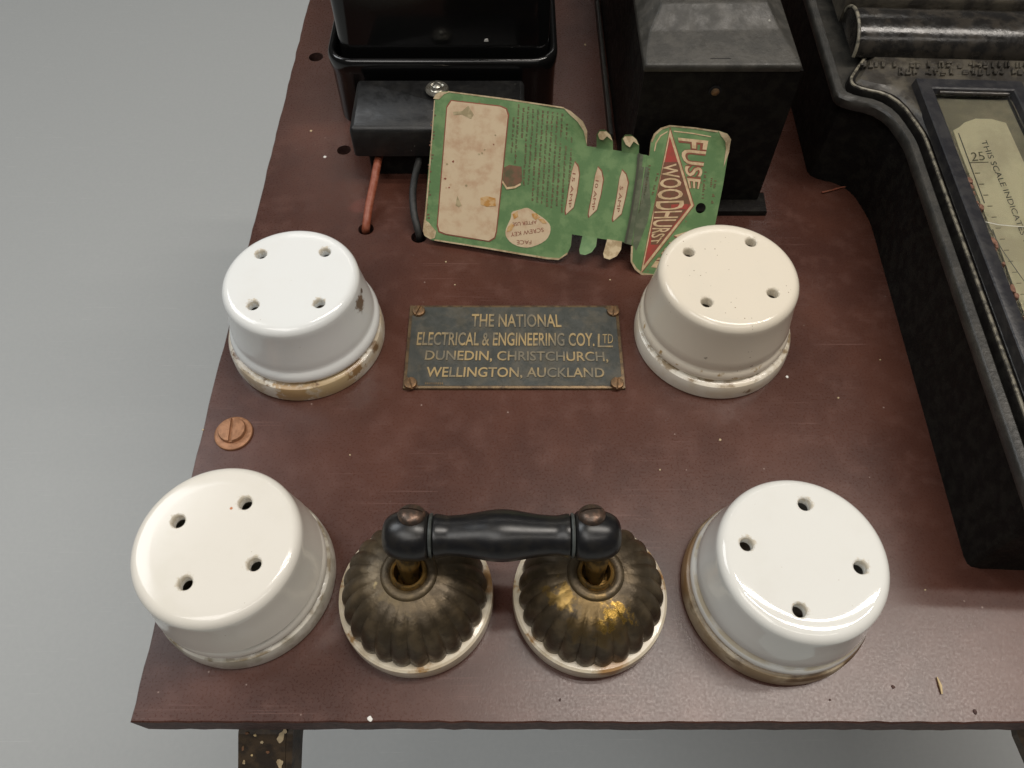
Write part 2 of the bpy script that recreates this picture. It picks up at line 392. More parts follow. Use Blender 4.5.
cup((-.0977, .2175), .0367, .0425, .0304, HOLES['TL'], (.80, .82, .81), 'bright white cup with chipped side and tan-stained base above the brass screw', (.78, .79, .77),
    spots=[(*(up(360, 303, .0325)-Vector((-.0977, .2175, 0))), .0048, BRN, .0030, 420), (*(up(363, 291, .0345)-Vector((-.0977, .2175, 0))), .0018, GRIME, .001, 500)],
    bands=[(.0092, .0118, TAN, 90, .48, .62)],
    basemat=mat('base_tan_white', (.66, .62, .54), (.52, .44, .32), .35, scale=70, coat=.2,
                spots=[(-.002, -.0365, .0045, .0100, (.38, .24, .10), .010, 330), (.0180, -.032, .006, .0135, (.46, .34, .18), .012, 300), (.026, -.026, .0085, .0050, (.26, .15, .06), .008, 420),
                       (.034, -.013, .008, .004, BRN, .003, 200), (-.020, -.030, .006, .008, (.50, .42, .30), .010, 330)],
                bands=[(.0080, .0108, BRN, 160, .50, .62)]), seed=1, boff=(.0005, .0014, 0))
cup((-.1055, .0966), .0350, .0420, .0305, HOLES['BL'], (.78, .75, .68), 'warm white cup at the front left corner beside the fluted switch', (.74, .71, .63),
    spots=[(.0035, .0125, .042, .0007, (.50, .16, .04), 0, 100), (.0330, .012, .03, .0007, GRIME, 0, 100)],
    bands=[(.0092, .0122, (.42, .37, .28), 130, .47, .60)],
    basemat=mat('base_dirty_white', (.60, .57, .50), (.40, .37, .30), .4, scale=110, coat=.2, bands=[(.0080, .0106, (.24, .19, .12), 120, .46, .60)]), seed=2)
cup((.0955, .2190), .0368, .0440, .0312, HOLES['TR'], (.75, .68, .56), 'cream speckled cup beside the green card and the tall black box', (.72, .66, .55),
    spots=[(-.010, -.0305, .023, .0012, GRIME, .001, 600), (.011, -.0310, .0175, .0010, BRN, .001, 600), (-.0240, -.020, .0265, .0008, GRIME, .001, 600), (-.002, -.031, .031, .0006, GRIME, .0004, 600)],
    bands=[(.0090, .0160, (.40, .27, .12), 210, .56, .66)], flecks=(420, .13, (.20, .13, .06)),
    basemat=mat('base_cream', (.70, .655, .56), (.62, .55, .43), .35, scale=80, coat=.25, spots=[(.012, -.035, .004, .0026, BRN, .0022, 420)],
                bands=[(.0082, .0106, (.26, .19, .11), 130, .46, .60)]), seed=3, boff=(-.0004, .0018, 0))
cup((.1033, .0920), .0362, .0410, .0306, HOLES['BR'], (.77, .765, .72), 'glossy white cup with brown base at the front right', (.74, .73, .68),
    bands=[(.0088, .0128, (.42, .33, .20), 60, .36, .50), (.0140, .0172, (.58, .51, .38), 50, .40, .56)],
    basemat=mat('base_brown', (.30, .22, .13), (.48, .40, .28), .42, scale=60, coat=.2, bands=[(.0055, .0108, (.14, .09, .05), 50, .45, .58)],
                spots=[(-.034, .008, .004, .016, (.24, .14, .06), .006, 90)]), seed=4, rough=.05)

# ------------------------------------------------------------------ pair of fluted dome switches joined by one handle
HZ, HY = .0505, .0955
NF = 24
def switch(cx, cy, label, patches, base_spots, seed):
    t = thing('dome_switch', label, 'switch', (cx, cy, 0), group='fluted brass dome switches')
    R0 = .0300
    bmn = mat('switch_porcelain_%d' % seed, (.68, .61, .48), (.58, .49, .35), .3, scale=90, coat=.3, bands=[(.0080, .0106, (.34, .20, .08), 130, .52, .64)], spots=base_spots)
    p = [(R0-.0012, 0), (R0-.0005, .0006), (R0-.0002, .0030), (R0-.0002, .0070), (R0-.0005, .0092), (R0-.0014, .0099), (R0-.006, .0101), (0, .0101)]
    b = lathe(p, 96, cap1=False); bmesh.ops.remove_doubles(b, verts=b.verts, dist=1e-6); obj('base', b, bmn, t)
    # fluted dome
    prof = []
    Rd, zd = .0272, .0100
    for i in range(15):
        a = i/14; ang = a*math.pi/2*.90
        prof.append((Rd*math.cos(ang)**.56, zd+.0234*math.sin(ang)**1.05))
    def flute(a, r, z):
        k = max(0., min(1., (r-.0105)/.007)); s = abs(math.sin(a*NF/2))
        return 1+.052*k*(s**.8-.68)
    pr_ = [(Rd-.0004, zd-.0008)]+prof
    db = lathe(pr_, NF*10, fn=flute, cap1=False)
    rr = prof[-1][0]; zz = prof[-1][1]
    md = mat('aged_brass_%d' % seed, (.068, .051, .031), (.120, .089, .052), .42, .6, scale=110, bump=.35, bscale=420, rvar=.10, spots=patches, shine_wear=((.30, .22, .115), .515, .575))
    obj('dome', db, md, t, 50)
    # nozzle: rolled ring, brass liner, recessed well
    zt = zz
    ring = []
    for i in range(17):
        a = math.pi*(1.25-1.5*i/16); ring.append((.0083+.0020*math.cos(a), zt-.0001+.0014*math.sin(a)))
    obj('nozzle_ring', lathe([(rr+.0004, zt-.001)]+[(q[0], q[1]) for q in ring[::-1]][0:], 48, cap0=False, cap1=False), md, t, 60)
    well = [(.0068, zt-.0012), (.0067, zt+.0010), (.0063, zt+.0021), (.0058, zt+.0024), (.0052, zt+.0021), (.0049, zt+.0006), (.0047, zt-.006), (.0, zt-.006)]
    mb = mat('shaded_brass_%d' % seed, (.27, .165, .05), (.09, .06, .03), .38, .8, scale=260, bump=.2, thr=(.45, .65))  # brass colour darkened to carry the shade on the dolly
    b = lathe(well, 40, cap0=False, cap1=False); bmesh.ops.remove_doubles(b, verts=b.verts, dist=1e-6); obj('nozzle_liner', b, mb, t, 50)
    # dolly rising from the well to the handle
    d0, d1 = Vector((0, 0, zt-.005)), Vector((0, HY-cy, HZ))
    ax = [d0.lerp(d1, k) for k in (0, .2, .33, .45, .55, .7, .8)]
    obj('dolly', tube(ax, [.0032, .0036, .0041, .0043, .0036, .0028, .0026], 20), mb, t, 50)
    return t
GOLD = (.55, .34, .08)
def dp(px, py, z, cx, cy): q = up(px, py, z); return (q.x-cx, q.y-cy, z)
LD = lambda px, py, z: dp(px, py, z, -.0370, .0880)
RD = lambda px, py, z: dp(px, py, z, .0300, .0880)
switch(-.0370, .0880, 'left fluted brass dome switch, dull dark, under the black handle',
       [(*LD(400, 590, .0290), .0085, (.13, .098, .055), .010, 160, .7, .40), (*LD(380, 580, .028), .0042, (.24, .18, .09), .006, 220, .7, .4), (*LD(388, 593, .029), .0022, (.42, .25, .09), .002, 400, .9, .3), (*LD(435, 600, .028), .0040, (.22, .17, .09), .006, 260, .7, .45),
        (*LD(446, 620, .024), .0016, (.42, .27, .08), .002, 400, .9, .3), (*LD(452, 574, .028), .0026, (.26, .17, .07), .003, 300, .8, .4)],
       [(.0297, .004, .006, .008, (.40, .22, .09), .006, 150)], 1)
switch(.0300, .0880, 'right fluted brass dome switch with bright golden worn patch under the handle',
       [(*RD(596, 612, .0270), .0125, (.17, .115, .05), .010, 160, .8, .34), (*RD(609, 612, .0275), .0072, GOLD, .009, 260, .95, .24), (*RD(600, 622, .024), .0055, (.45, .28, .08), .006, 240, .95, .26), (*RD(562, 596, .0285), .0068, (.34, .22, .07), .008, 200, .9, .30), (*RD(556, 588, .029), .0022, GOLD, .003, 300, .95, .25),
        (*RD(628, 560, .028), .0026, (.42, .25, .10), .002, 300, .9, .3), (*RD(628, 590, .0285), .0022, GOLD, .002, 300, .9, .28), (*RD(570, 622, .022), .0052, (.13, .075, .04), .007, 300, .7, .4), (*RD(618, 652, .014), .0022, GOLD, .002, 300, .9, .3)],
       [(.006, -.029, .009, .007, (.42, .24, .10), .007, 130), (.028, .006, .006, .005, (.42, .22, .09), .005, 150)], 2)
t = thing('switch_handle', 'black turned handle bar linking the two dome switches', 'handle', (-.0035, HY, HZ))
gl = .0235
grip = []
for i in range(41):
    u = -1+2*i/40; x = u*gl
    r = .0067+.0023*math.exp(-(u/.46)**2)+.0010*max(0, abs(u)-.80)/.20
    grip.append((r, x))
grip = [(0, -gl)]+[(.0065, -gl), (.0074, -gl+.0004)]+grip[1:-1]+[(.0074, gl-.0004), (.0065, gl), (0, gl)]
b = lathe(grip, 40, 'x', cap0=False, cap1=False); bmesh.ops.remove_doubles(b, verts=b.verts, dist=1e-6); obj('grip', b, M_ebonite, t, 40)
for s in (-1, 1):
    col_ = [(0, gl), (.0060, gl), (.0075, gl+.0003), (.0078, gl+.0008), (.0075, gl+.0013), (.0060, gl+.0016), (0, gl+.0016)]
    b = lathe([(r, s*z) for r, z in col_], 36, 'x', cap0=False, cap1=False); bmesh.ops.remove_doubles(b, verts=b.verts, dist=1e-6); obj('collar', b, M_collar, t, 40)
    ball = [(0, gl+.0016), (.0074, gl+.0016), (.0083, gl+.0026)]
    for i in range(1, 13):
        a = math.pi/2*i/12; ball.append((.0088*math.cos(a)**.55 if i < 12 else 0, gl+.0075+.0100*math.sin(a)))
    ball.insert(3, (.0088, gl+.0055))
    b = lathe([(r, s*z) for r, z in ball], 40, 'x', cap0=False, cap1=False); bmesh.ops.remove_doubles(b, verts=b.verts, dist=1e-6)
    e = obj('end_knob', b, M_ebonite, t, 50)
    # slotted screw on top of the knob, leaning back
    sb = lathe([(.0046, -.0015), (.0048, 0), (.0044, .0008), (.0034, .0017), (.0018, .0022), (0, .0023)], 32, cap1=False)
    bmesh.ops.remove_doubles(sb, verts=sb.verts, dist=1e-6)
    so = obj('knob_screw', sb, M_bronze, e, 40)
    so.location = (s*(gl+.0070), .0046, .0078); so.rotation_euler = (math.radians(-30), 0, s*.15)
    sl = slab([(-.0040, -.0004), (.0040, -.0004), (.0040, .0004), (-.0040, .0004)], -.002, .006, .0001, 1)
    bpy.context.view_layer.update(); so_m = so
    for v in sl.verts: v.co.z += .0030 - .0
    bpy.context.view_layer.update()
    # cut the slot in a local copy of the mesh
    tmp = so.parent; so.parent = None; kl, kr = so.location.copy(), so.rotation_euler.copy(); so.location = (0, 0, 0); so.rotation_euler = (0, 0, 0)
    bpy.context.view_layer.update(); boolean(so, [sl]); so.parent = tmp; so.location = kl; so.rotation_euler = kr

# ------------------------------------------------------------------ screws
def slotted(name, parent, loc, r, h, m, ang, hole=False):
    b = lathe([(r, 0), (r, h*.6), (r*.94, h*.9), (r*.75, h), (0, h)], 32, cap1=False); bmesh.ops.remove_doubles(b, verts=b.verts, dist=1e-6)
    o = obj(name, b, m, None, 40)
    sw = r*.13
    ca, sa = math.cos(ang), math.sin(ang)
    q = [(-r*1.2, -sw), (r*1.2, -sw), (r*1.2, sw), (-r*1.2, sw)]
    q = [(x*ca-y*sa, x*sa+y*ca) for x, y in q]
    bpy.context.view_layer.update(); boolean(o, [slab(q, h*.45, h*2, .0001, 1)])
    o.parent = parent; o.location = loc; return o
c = up(234, 434)
t = thing('brass_screw', 'coppery slotted screw on a washer near the left edge of the panel', 'screw', c)
obj('washer', lathe([(.0004, 0), (.0083, 0), (.0085, .0004), (.0083, .0010), (.0078, .0013), (.0072, .0014), (.0004, .0014)], 40), M_copper, t, 35)
slotted('screw_head', t, (-.0003, .0008, .0013), .0061, .0022, M_copper, math.radians(94))

# ------------------------------------------------------------------ nameplate
c = Vector((.0010, .2098, 0)); t = thing('brass_nameplate', 'brass and dark enamel nameplate of the electrical company, screwed to the panel', 'nameplate', c)
hw, hh = .0515, .0242
obj('plate', slab([(-hw, -hh), (hw, -hh), (hw, hh), (-hw, hh)], 0, .0016, .0003, 2), M_platebrass, t)
def chamf(hw, hh, k): return [(-hw+k, -hh), (hw-k, -hh), (hw, -hh+k), (hw, hh-k), (hw-k, hh), (-hw+k, hh), (-hw, hh-k), (-hw, -hh+k)]
obj('enamel_field', slab(chamf(hw-.0015, hh-.0013, .0055), .0013, .0018, .0001, 1), M_enamel, t)
PZ = .00185
def on_plate(px, py, h): p = up(px, py, PZ); return (p.x-c.x, p.y-c.y, PZ+h)
lines = [('THE NATIONAL', (471, 327.2), (561.5, 327.6), (472, 314.2), (560.5, 314.8)),
         ('ELECTRICAL & ENGINEERING COY.', (416.5, 345.6), (594.5, 346.6), (418.0, 332.4), (594, 333.4)),
         ('DUNEDIN, CHRISTCHURCH,', (424.5, 361.8), (608.5, 363.2), (426, 350.8), (607.5, 352.2)),
         ('WELLINGTON, AUCKLAND', (425.5, 378.8), (604.5, 379.4), (427, 367.2), (604, 368.2))]
for s, b0, b1, t0, t1 in lines:
    obj('lettering', textpx(s, [b0, b1], [t0, t1], on_plate, .00035, .013), M_letter, t, None)
obj('lettering', textpx('TD', [(602.5, 343.6), (613, 343.6)], [(602.5, 334.4), (613, 334.4)], on_plate, .00028), M_letter, t, None)
Lp = [(597.6, 347.6), (613, 347.6), (613, 346.0), (599.6, 346.0), (599.6, 334.2), (597.8, 334.2)]
obj('lettering', loft([[on_plate(x, y, h) for x, y in Lp] for h in (.00001, .00035)]), M_letter, t, None); b = bmesh.new()
for i in range(9):   # the maker's tiny line, too small to read
    x0 = 425+i*2.1; q = [on_plate(a, bb, h) for h in (.00001, .0002) for a, bb in ((x0, 384.6), (x0+1.3, 384.6), (x0+1.3, 382.6), (x0, 382.6))]
    loft([q[:4], q[4:]], bm=b)
o = obj('tiny_print', b, M_platebrass, t, None); o['kind'] = 'stuff'
for px, py, a in ((419, 312, 1.2), (613, 312, 1.5), (410.5, 384, 1.9), (617, 384, 1.5)):
    q = up(px, py, .0017)-c; slotted('plate_screw', t, (q.x, q.y, .0016), .0031, .0018, M_brassdark, a)

# ------------------------------------------------------------------ tall black bakelite cover with its terminal block (rear left)
t = thing('black_relay_case', 'tall glossy black case with rounded rim at the rear left of the panel', 'case', (-.038, .40, 0))
off = Vector((-.038, .40, 0))
RZ = .0425
fl_ = rrect(-.1030, .0255, .3700, .52, .0150, 8)
lv = [(.0010, 0), (.0010, RZ-.011), (.0002, RZ-.008), (0, RZ-.004)]
for i in range(1, 9):
    a = math.pi*i/8; lv.append((.0024*(1-math.cos(a)), RZ-.0036+.0036*math.sin(a)))
lv += [(.0056, RZ-.010), (.009, RZ-.011)]
obj('rim', stack(fl_, lv), M_bake, t, 50, off=off)
body = rrect(-.0960, .0205, .3785, .515, .0085, 8)
obj('body', slab(body, RZ-.010, .150, .006, 4), M_bake, t, 50, off=off)
fp = up(487, 40, RZ)
dd = ray(486, 40); k = (.3785-CO.y)/dd.y; P_ = CO+dd*k
b = loft([[(P_.x-.0012, .3785, P_.z-.0008), (P_.x+.0013, .3785, P_.z-.0009), (P_.x+.0010, .3785, P_.z+.0009), (P_.x-.0006, .3785, P_.z+.0006)],
          [(P_.x-.0010, .3782, P_.z-.0007), (P_.x+.0011, .3782, P_.z-.0008), (P_.x+.0008, .3782, P_.z+.0008), (P_.x-.0005, .3782, P_.z+.0005)]])
obj('paint_fleck', b, M_white, t, 30, off=off)
t = thing('terminal_block', 'low dusty black terminal block with nickel screw in front of the tall black case', 'terminal block', (-.039, .325, 0))
off = Vector((-.039, .325, 0))
obj('block_cover', stack(rrect(-.0855, .0068, .3240, .3655, .0025, 4), [(0, .017), (.0, .0325), (.0008, .0343), (.0025, .0352)]), M_block, t, 50, off=off)
obj('block_body', slab(rrect(-.0790, .0030, .3290, .3640, .002, 3), 0, .0168, .0002, 1), M_iron, t, 40, off=off)
q = up(437, 89, .0375)-off
sc_ = obj('block_screw', lathe([(.0030, -.003), (.0062, -.0005), (.0064, .0004), (.0058, .0012), (.0042, .0013), (.0036, .0008), (.0030, .0012), (.0024, .0026), (.0010, .0033), (0, .0034)], 36, cap1=False), M_steel, t, 40)
sc_.location = (q.x, q.y, .0372)
obj('screw_post', lathe([(.0030, .0350), (.0030, .0372)], 20, c=(q.x, q.y, 0)), M_steel, t, 40)
# wires
def wire(name, pxz, end, r, m, label):
    o = obj(name, tube(smoothpath([tuple(up(*p)) for p in pxz]+[end]), r, 14), m, None, 60); return tag(o, label, 'wire')
wire('red_wire', [(366, 233, -.008), (366, 227, .001), (369, 206, .006), (374, 182, .0095), (378, 161, .0125)], (-.0715, .341, .0130), .0022, M_wirered,
     'red insulated wire from the terminal block into a hole in the panel')
wire('grey_wire', [(420, 241, -.008), (419, 234, .002), (414, 213, .009), (413, 190, .0125), (417, 168, .0135)], (-.0490, .341, .0135), .0019, M_wireblk,
     'dark grey insulated wire hanging beside the left edge of the green card')

# ------------------------------------------------------------------ grey-black metal box (rear middle)
FY, ZT = .3050, .0858
off = Vector((.095, .36, 0)); t = thing('metal_fuse_box', 'worn grey-black metal box with hipped lid behind the green card', 'box', off)
x0, x1 = .0602, .1302
obj('box_body', stack([(x0, FY), (x1+.003, FY), (x1+.003, .52), (x0-.001, .52)], [(0, .004), (.0, .030), (.0004, ZT-.0030)]), M_iron, t, 25, off=off)
lid = [[(x0-.0006, FY-.0008, ZT-.0030), (x1+.0010, FY-.0008, ZT-.0030), (x1+.001, .52, ZT-.003), (x0-.0008, .52, ZT-.003)],
       [(x0-.0004, FY-.0012, ZT), (x1+.0008, FY-.0012, ZT), (x1+.0008, .52, ZT), (x0-.0006, .52, ZT)],
       [(x0+.0002, FY-.0006, ZT+.0010), (x1, FY-.0006, ZT+.0010), (x1, .52, ZT+.001), (x0, .52, ZT+.001)]]
def tp(px, py, z): p = up(px, py, z); return (p.x, p.y, z)
z2 = ZT+.0045
lid.append([tp(650, 31, z2), tp(780, 29, z2), (tp(780, 29, z2)[0], .51, z2), (tp(650, 31, z2)[0]-.002, .51, z2)])
z3 = ZT+.0110
lid.append([tp(662, 3, z3), tp(768, 2, z3), (tp(768, 2, z3)[0], .50, z3), (tp(662, 3, z3)[0], .50, z3)])
b = loft(lid)
bmesh.ops.bevel(b, geom=[e_ for e_ in b.edges], offset=.0009, segments=2, affect='EDGES', profile=.6)
obj('lid', b, M_greypaint, t, 40, off=off)
obj('foot_plate', slab([(x0+.002, FY-.0085), (.1372, FY-.0085), (.1380, FY+.006), (x0+.002, FY+.006)], 0, .0035, .0008, 2), M_iron, t, 35, off=off)
obj('side_plate', slab([(.0560, FY+.050), (x0-.0018, FY+.050), (x0-.0018, .53), (.0562, .53)], 0, .0060, .0004, 2), M_greydark, t, 35, off=off)
dd = ray(715, 91); P_ = CO+dd*((FY-CO.y)/dd.y)
b = lathe([(.0019, 0), (.0019, .0007), (.0012, .0012), (0, .0013)], 20, cap1=False)
for v in b.verts: v.co = Vector((v.co.x, -v.co.z, v.co.y))
s_ = obj('rivet', b, M_brassdark, t, 40); s_.location = P_-off+Vector((0, -.0003, 0))
b = lathe([(.0030, 0), (.0030, .0004), (.0022, .0006), (0, .0006)], 20, cap1=False)
for v in b.verts: v.co = Vector((v.co.x, -v.co.z, v.co.y))
s_ = obj('rivet_seat', b, M_dark, t, 40); s_.location = P_-off
for px0, px1, py in ((710, 731, 59.5), (743, 797, 58.5)):   # open seam along the front of the lid
    a, e = up(px0, py, ZT+.0010), up(px1, py, ZT+.0010)
    obj('lid_seam', slab([(a.x, a.y-.0003), (e.x, e.y-.0003), (e.x, e.y+.0004), (a.x, a.y+.0003)], ZT+.0004, ZT+.0016, .0001, 1), M_dark, t, 30, off=off)

# ------------------------------------------------------------------ iron meter (right)
MO = Vector((.1830, .0930, 0)); MA = math.radians(-2.5)
t = thing('iron_meter', 'large black iron meter with glazed scale window along the right side', 'meter', MO, MA)
def ml(p):   # world -> meter local
    d = Vector(p)-MO; ca, sa = math.cos(-MA), math.sin(-MA); return Vector((d.x*ca-d.y*sa, d.x*sa+d.y*ca, d.z))
def mp(px, py, z): return ml(up(px, py, z))
RZ = .055
outl = [(-.0035, .004), (.118, .004), (.118, .200), (.126, .2225), (.149, .2290), (.150, .43), (-.0325, .43), (-.0305, .2290), (-.0090, .2230), (-.0030, .200)]
def rnd(poly, k=2):
    for _ in range(k):
        out = []
        for i, p in enumerate(poly):
            q = poly[(i+1) % len(poly)]; l = math.hypot(q[0]-p[0], q[1]-p[1]); f = .25 if l < .03 else .0025/l
            out += [(p[0]+(q[0]-p[0])*f, p[1]+(q[1]-p[1])*f), (p[0]+(q[0]-p[0])*(1-f), p[1]+(q[1]-p[1])*(1-f))]
        poly = out
    return poly
O_ = outl
obj('case', stack(O_, [(.004, 0), (.004, RZ-.006)], post=rnd), M_iron, t, 30)
obj('rim_flange', stack(O_, [(.003, RZ-.0065), (.0006, RZ-.006), (0, RZ-.0045), (0, RZ-.001), (.0008, RZ), (.0036, RZ+.0004), (.0044, RZ-.0012), (.006, RZ-.0016)], post=rnd), M_greydark, t, 40)
CZ = .0605
O2 = outl[:6]+[(-.0125, .43), (-.0125, .270), (-.0300, .2430), (-.0292, .2285)]+outl[8:]
obj('ridge_wall', stack(O2, [(.0052, RZ-.0016), (.0054, RZ+.0015), (.0058, RZ+.0024), (.0080, RZ+.0024)], post=rnd), M_iron, t, 40)
obj('cover_ridge', stack(O2, [(.0061, RZ+.0023), (.0062, RZ+.0030), (.0068, RZ+.0033), (.0074, RZ+.0030), (.0078, RZ+.001)], post=rnd), M_ridge, t, 40)
obj('cover', stack(O2, [(.0076, RZ), (.0080, RZ+.0016), (.0110, CZ-.0012), (.0130, CZ-.0012)], post=rnd), M_cover, t, 40)
CT = CZ-.0012
# rolled half-round hood across the rear of the cover
prof = []
ya, yb = .2565, .2890
for i in range(21):
    a = math.pi*i/20; prof.append(((ya+yb)/2-(yb-ya)/2*math.cos(a), CT-.0004+.0135*math.sin(a)**.8))
x0_, x1_ = -.0195, .139
loops = [[(x, y, z) for y, z in prof] for x in (x0_, x0_+.0004)]
loops = [[(x, (y-(ya+yb)/2)*s+(ya+yb)/2, (z-CT)*s+CT) for y, z in prof] for x, s in ((x0_, .93), (x0_+.0006, .98), (x0_+.0018, 1), (x1_-.0018, 1), (x1_, .95))]
obj('hood_roll', loft(loops), M_roll, t, 40)
edge_l = [(x0_+.0004, (y-(ya+yb)/2)*1.0+(ya+yb)/2, z+.0003) for y, z in prof]
obj('hood_end_bead', tube(edge_l, .0009, 8), M_ridge, t, 50)
obj('hood_step', slab([(x0_-.001, yb-.001), (x1_, yb-.001), (x1_, .415), (x0_-.001, .415)], CT-.001, CT+.0140, .003, 4), M_cover, t, 40)
b = bmesh.new()
for i in range(30):    # coarse cast grille on the top behind the hood
    x = -.012+i*.0050
    slab([(x, .318), (x+.0028, .318), (x+.0028, .352+.002*random.random()), (x, .352)], CT+.0135, CT+.0162, .0008, 2, bm=b)
o = obj('cast_ribs', b, M_ridge, t, 40); o['kind'] = 'stuff'
# worn raised lettering, no longer legible: uneven cast lumps in two rows
b = bmesh.new()
for row, (xa, xb_, y) in enumerate(((860, 1060, 66.0), (898, 1060, 73.0))):
    x = xa
    while x < xb_:
        wd = random.uniform(4.6, 6.4)
        if random.random() < .88:
            for _ in range(3):
                if random.random() < .5: a_ = (x+random.uniform(0, wd-1.6), y-3.0, 1.7, 5.6)
                else: a_ = (x, y+random.uniform(-3, 2), wd*random.uniform(.6, 1), 1.7)
                l = [mp(*q, CT) for q in ((a_[0], a_[1]+a_[3]), (a_[0]+a_[2], a_[1]+a_[3]), (a_[0]+a_[2], a_[1]), (a_[0], a_[1]))]
                slab([(q.x, q.y) for q in l], CT-.0002, CT+random.uniform(.0008, .0016), .0002, 1, bm=b)
        x += wd+random.choice((1.6, 1.6, 1.6, 6))
o = obj('worn_relief', b, M_cover, t, 40); o['kind'] = 'stuff'
# window: mitred frame, glass, scale card
WX0, WX1, WY0, WY1 = .0050, .0570, .018, .2345
def rect(d): return [(WX0+d, WY0+d*1.6), (WX1-d, WY0+d*1.6), (WX1-d, WY1-d*1.25), (WX0+d, WY1-d*1.25)]
FZ = CT+.0046
lp = [[(x, y, z) for x, y in rect(d)] for d, z in ((0, CT-.0005), (.0004, FZ-.0004), (.0009, FZ), (.0060, FZ+.0002), (.0066, FZ-.0003), (.0080, FZ-.0042), (.0086, FZ-.0046))]
obj('window_frame', loft(lp, False, False), M_frame, t, 30)
I = rect(.0085)
obj('scale_recess', slab([(x, y) for x, y in I], CT+.0001, CT+.0003, .0001, 1), M_scale2, t)
bx0, bx1, by0, by1 = I[0][0], I[1][0], I[0][1], I[2][1]
obj('top_bead', tube([(bx0+.0010, by1+.0004, FZ-.0012), (bx1-.0010, by1+.0004, FZ-.0012)], .0013, 10), M_roll, t, 50)
SZ = CT+.0004
def sc_poly(name, pts, z, m, th=.0003): return obj(name, slab(pts, z, z+th, .00005, 1), m, t)
# round-topped pale scale strip
sx0, sx1 = bx0+.0055, bx1-.0060
arc = [(sx1-.001, by0+.001)]+[(sx1-.001, by1-.030)]
strip = [(sx0-.0035, by0+.001), (sx1, by0+.001), (sx1, by1-.0175), (sx1-.006, by1-.0150), (sx0+.010, by1-.0150), (sx0+.004, by1-.0180), (sx0+.0005, by1-.0215), (sx0-.0030, by1-.024), (sx0-.0035, by1-.040)]
sc_poly('scale_card', strip, SZ, M_scale)
SY = SZ+.00035
def on_scale(px, py, h): return tuple(mp(px, py, SY)+Vector((0, 0, h)))
def sline(pa, pb, wpx, m, name='scale_mark'):
    a, e = Vector((*pa, 0)), Vector((*pb, 0)); d = (e-a).normalized(); n = Vector((-d.y, d.x, 0))*wpx/2
    q = [a-n, e-n, e+n, a+n]; b = loft([[on_scale(v.x, v.y, .00002) for v in q], [on_scale(v.x, v.y, .00008) for v in q]])
    return obj(name, b, m, t, None)
sline((958, 134), (984, 204), 1.0, M_ink, 'scale_line'); sline((992, 230), (1030, 335), 1.0, M_ink, 'scale_line')
sline((969, 163.5), (988, 163), .8, M_ink2)
for i in range(16):
    y = 174+i*11.0; x = 958+(y-134)*.375+1.5
    sline((x, y), (x+5, y-.2), .7, M_ink2)
    sline((x-9, y+.4+random.uniform(-1, 1)), (x-5.5, y+.4), .6, M_ink2); sline((x-8, y+5.5), (x-4.5, y+5.5), .6, M_ink2)
obj('scale_lettering', textpx('25', [(971, 162.5), (985, 161)], [(970, 153.5), (982, 152.5)], on_scale), M_ink2, t, None)
obj('scale_lettering', textpx('THIS SCALE INDICATES THE', [(980, 142), (1005, 198), (1028, 256)], [(985.6, 141), (1010.6, 197), (1033.6, 255)], on_scale), M_ink, t, None)
GZ = FZ-.0022
b = slab([(bx0-.0006, by0-.0006), (bx1+.0006, by0-.0006), (bx1+.0006, by1+.0006), (bx0-.0006, by1+.0006)], GZ-.0008, GZ, .0001, 1)
obj('window_pane', b, M_glass, t, 30)
def on_glass(px, py, h): return tuple(mp(px, py, GZ)+Vector((0, 0, h+.00003)))
for pts_, m in (([(974, 212), (984, 220), (992, 232), (1002, 250), (1016, 270), (1030, 290)], M_ink), ([(985, 222), (999, 225), (1010, 226), (1024, 227)], M_white)):
    b = tube([on_glass(x, y, .0001) for x, y in pts_], .00013, 6); obj('glass_crack', b, m, t, 50)
for i in range(18):  # rust flaking along the inner edge of the frame
    yy = by0+.01+(by1-.058-by0-.01)*random.random()
    r = random.uniform(.0006, .0016); x = bx0-.0016+random.uniform(-.0006, .0008)
    l = [(x+r*random.uniform(.5, 1)*math.cos(6.283*k/7), yy+1.7*r*random.uniform(.6, 1)*math.sin(6.283*k/7)) for k in range(7)]
    obj('rust_flake', slab(l, FZ-.0040, FZ-.0001+random.uniform(0, .0004), .0002, 1), M_rust, t, 40)
# scrap of red wire showing behind the meter
a, e = up(822, 192, .0012), up(842, 187, .0012)
w_ = obj('wire_scrap', tube(smoothpath([(a.x, a.y, .0009), (a.x+.004, a.y+.001, .0010), (e.x, e.y, .0009), (e.x+.006, e.y+.001, .0009)]), .0005, 8), M_redline, None, 60)
tag(w_, 'tiny scrap of red wire poking out beside the iron meter', 'wire')
# splinter of straw
a, e = up(937, 677, .0006), up(942, 694, .0006)
w_ = obj('straw_splinter', tube([(a.x, a.y, .0006), ((a.x+e.x)/2+.0003, (a.y+e.y)/2, .0007), (e.x, e.y, .0006)], [.0002, .0006, .0003], 8), M_straw, None, 60)
tag(w_, 'pale straw splinter lying near the front right edge of the panel', 'splinter')

